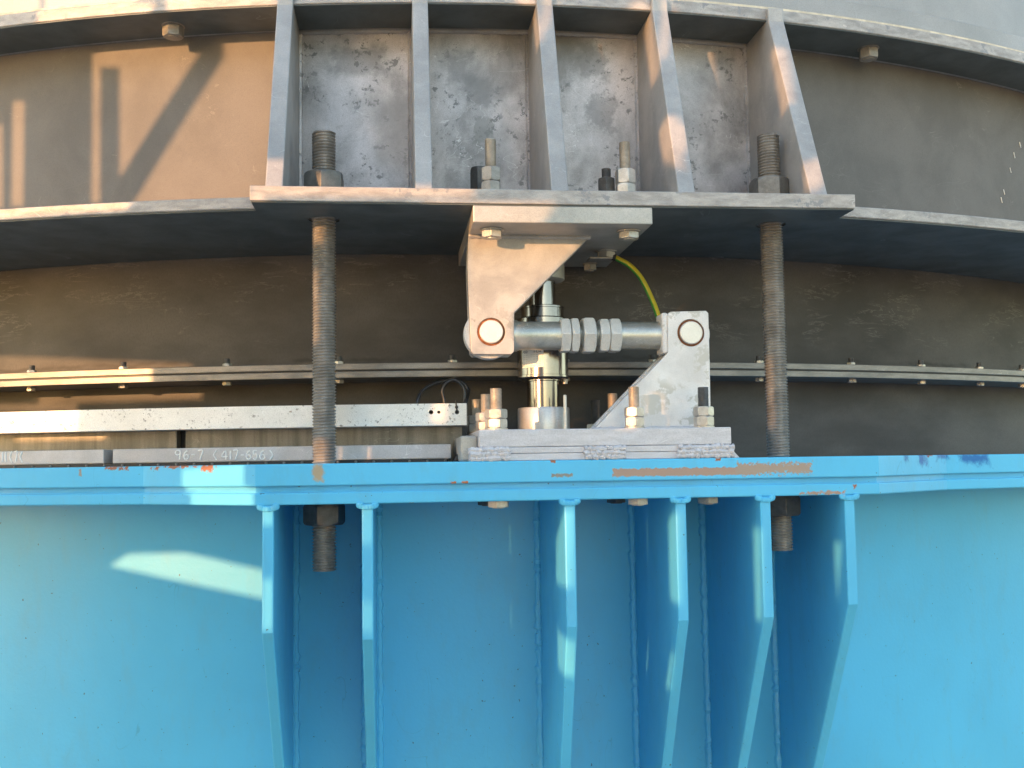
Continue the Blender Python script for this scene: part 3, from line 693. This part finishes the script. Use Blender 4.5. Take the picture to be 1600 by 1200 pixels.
tag(G().sector(RL-.045, RL+.004, zr0, zl0-.0003, A0, ang(*atR(700, 715, RL)[:2]), 60).out('rubber_strip', 'black', None, origin=cyl(RL, aB[1], zr0)), 'thin black rubber strip under the pale bars on the blue rim', 'rubber strip')
sd_g = 'tiny screws in the rubber strip'
for k in range(30):
    px = 23+k*28.2-(.15*k)
    if px > 700 or abs(px-506) < 20: continue
    q = atR(px, 725, RL+.0045); a = ang(q[0], q[1]); c = cyl(RL+.0042, a, zl0-.003)
    tag(G().lathe((c[0], c[1], c[2]), [(.0005, -.002), (.0022, -.0012), (.0022, .0015), (.0005, .002)], 10).out('screw', 'midnut', None, smooth=True, origin=c), 'tiny screw head in the black strip under the pale bars', 'screw', sd_g)
# rubber wedge
p = atY(711, 716, .03); tag(G().prism([(float(p[0])-.004, .0, zr0), (float(p[0])+.012, .0, zr0), (float(p[0])+.011, .0, .019), (float(p[0])+.004, 0, .017)], (0, .06, 0)).out('rubber_wedge', 'black', None, bevel=.002, origin=(float(p[0]), 0, zr0)), 'small black rubber wedge between long pale bar and base plate', 'wedge')
# clip at back of rod
# cables
def cable(pts, r, lab, name='cable'):
    q = smoothp([atR(a, b_, c) for a, b_, c in pts], 8); o = G().tube(q, r, 10).out(name, 'cable', None, smooth=True, origin=tuple(map(float, q[0]))); return tag(o, lab, 'cable')
cable([(650, 650, 2.53), (652, 628, 2.53), (661, 610, 2.52), (680, 599, 2.51), (705, 594, 2.50), (723, 598, 2.50), (732, 610, 2.505), (730, 622, 2.52), (722, 650, 2.53)], .0029, 'thick black cable arching widest over the end of the channel')
cable([(696, 650, 2.54), (694, 626, 2.54), (691, 611, 2.54), (697.5, 598.5, 2.54), (710, 593.5, 2.54), (721, 601, 2.54), (726, 614, 2.54), (725, 628, 2.54), (722, 650, 2.53)], .0026, 'slim black cable looping up through the channel end, inner loop')
zt_pts = [atR(712, 625, RTY+.0012), atR(713, 634, RTY+.0014), atR(713.5, 637, RTY+.0016), atR(714, 642, RTY+.001), atR(714, 645, RTY-.003)]
t = thing('cable_tie', 'black cable tie hanging into the last hole of the channel', 'cable tie', tuple(map(float, zt_pts[0])))
G().tube(zt_pts, .0010, 8).out('strap', 'cable', t, smooth=True)
q = atR(713.4, 636, RTY+.002); G().lathe(tuple(map(float, q)), [(.0004, -.003), (.0024, -.0015), (.0024, .0015), (.0004, .003)], 12).out('lock', 'cable', t, smooth=True)

# ================================================================== SUN GOBO: unseen sheet added behind the camera to shape shade and sun patches
DIST = 2.7
ctr = Vector((.3, 0, .15))-SUN_D*DIST
ux = Vector((SUN_D.y, -SUN_D.x, 0)).normalized(); uz = ux.cross(SUN_D).normalized()
if uz.z < 0: uz = -uz
def sproj(p):
    p = Vector([float(x) for x in p]); t = (ctr-p).dot(SUN_D); q = p+SUN_D*t-ctr; return (q.dot(ux), q.dot(uz))
def LY(Y, *pts): return [sproj(atY(a, b_, Y)) for a, b_ in pts]
def LR(R_, *pts): return [sproj(atR(a, b_, R_)) for a, b_ in pts]
def LX(X, *pts): return [sproj(atX(a, b_, X)) for a, b_ in pts]
lit = [
    LR(2.466, (187, 55), (330, 55), (187, 278)), LR(2.466, (380, 45), (440, 45), (440, 322), (206, 322)),
    LR(2.466, (145, 82), (157, 82), (156, 316), (143, 316)), LR(2.466, (20, 158), (38, 158), (36, 322), (18, 322)), LR(2.466, (-8, 195), (4, 195), (4, 325), (-8, 325)),
    LR(2.685, (-20, 322), (206, 312), (196, 326), (-20, 342)),
    LR(2.57, (60, -30), (208, -30), (208, 60), (60, 60)), LR(2.57, (262, -30), (430, -30), (430, 40), (262, 40)), LR(2.57, (-20, -40), (50, -40), (50, 14), (-20, 18)),
    LY(-.1, (385, 238), (442, 238), (442, 289), (385, 289)), LY(YP, (392, 284), (740, 286), (740, 309), (392, 306)),
    LY(-.1, (493, 268), (503, 268), (504, 285), (495, 285)),
    LX(.2318, (830, 0), (836, 0), (844, 62), (838, 82)), LY(.012, (845, -20), (857, -20), (861, 50), (852, 64)),
    LX(.4219, (1006, 50), (1010, 14), (1015, 10), (1031, 112), (1018, 137)), LY(.008, (1026, -10), (1038, -10), (1049, 95), (1040, 108)),
    LX(.4219, (1029, 205), (1048, 172), (1060, 262), (1036, 250)), LY(-.07, (1052, 182), (1070, 195), (1076, 240), (1060, 240)),
    LX(.6254, (1204, 80), (1219, 66), (1236, 155), (1222, 182)), LX(.6254, (1254, 255), (1264, 236), (1272, 297), (1258, 297)), LY(-.09, (1270, 234), (1284, 240), (1290, 292), (1274, 292)),
    LY(YBF, (732, 352), (928, 352), (905, 385), (803, 488), (803, 556), (728, 556)),
    LY(.045, (806, 425), (862, 425), (862, 500), (806, 500)), LY(.045, (806, 546), (868, 546), (868, 672), (806, 672)),
    LY(-.07, (767, 606), (785, 606), (785, 638), (793, 638), (793, 672), (759, 672), (759, 638), (767, 638)), LY(.03, (751, 616), (765, 616), (765, 672), (746, 672)), LY(.13, (737, 625), (751, 625), (751, 672), (732, 672)),
    LY(-.075, (984, 604), (1000, 604), (1000, 638), (1006, 638), (1006, 672), (977, 672), (977, 638), (984, 638)), LY(.09, (950, 615), (966, 615), (966, 645), (950, 645)),
    LR(2.445, (-25, 572), (235, 568), (235, 606), (-25, 618)), LR(2.345, (-25, 556), (300, 570), (300, 576), (-25, 590)), LR(2.345, (-25, 632), (120, 632), (120, 642), (-25, 642)),
    LR(RTY, (-25, 643), (122, 639), (118, 678), (-25, 682)),
    LY(-.09, (198, 722), (378, 722), (378, 760), (198, 760)), LY(-.09, (222, 760), (402, 762), (402, 795), (226, 795)),
    LR(2.431, (172, 884), (200, 866), (290, 864), (425, 894), (425, 938)),
    LY(-.0985, (410, 905), (427, 905), (427, 985), (410, 985)), LY(-.0985, (410, 795), (427, 795), (427, 820), (410, 820)),
    LY(-.0985, (569, 790), (577, 790), (577, 850), (569, 850)), LY(-.0985, (570, 940), (578, 940), (578, 990), (570, 985)),
    LX(.2429, (882, 796), (885, 794), (886, 918), (869, 910), (869, 841)), LX(.2429, (871, 985), (887, 1002), (886, 1060), (872, 1043)),
    LX(.4055, (1044, 812), (1057, 799), (1060, 945), (1047, 936)), LX(.4055, (1048, 1022), (1053, 1018), (1047, 1074), (1040, 1078)),
    LX(.5324, (1177, 824), (1189, 828), (1191, 968), (1181, 970)), LX(.6607, (1303, 846), (1315, 849), (1309, 942)),
    LY(0, (491, 348), (520, 348), (520, 385), (491, 385)), LY(0, (491, 425), (508, 425), (508, 540), (491, 540)), LY(0, (485, 690), (530, 690), (530, 730), (485, 730)),
    LY(0, (1200, 560), (1207, 560), (1211, 670), (1204, 670)),
]
def area(l): return sum(l[i][0]*l[(i+1) % len(l)][1]-l[(i+1) % len(l)][0]*l[i][1] for i in range(len(l)))
lit = [l if area(l) > 0 else l[::-1] for l in lit]
sx = 1.45
scr = thing('sun_gobo', 'added unseen screen with cut openings standing across from the ring', 'gobo', tuple(ctr), kind='structure')
G().sheet([(-sx, -1.2), (sx+.25, -1.2), (sx+.25, 1.05), (-sx, 1.05)], lit, 0, .006, lambda u, v, t: tuple(ctr+ux*u+uz*v-SUN_D*t)).out('sheet', 'gobo', scr)  # openings are the wanted sun patches projected back towards the sun

for o in bpy.data.objects:
    if '_o' in o: del o['_o']
S.render.engine = 'CYCLES'
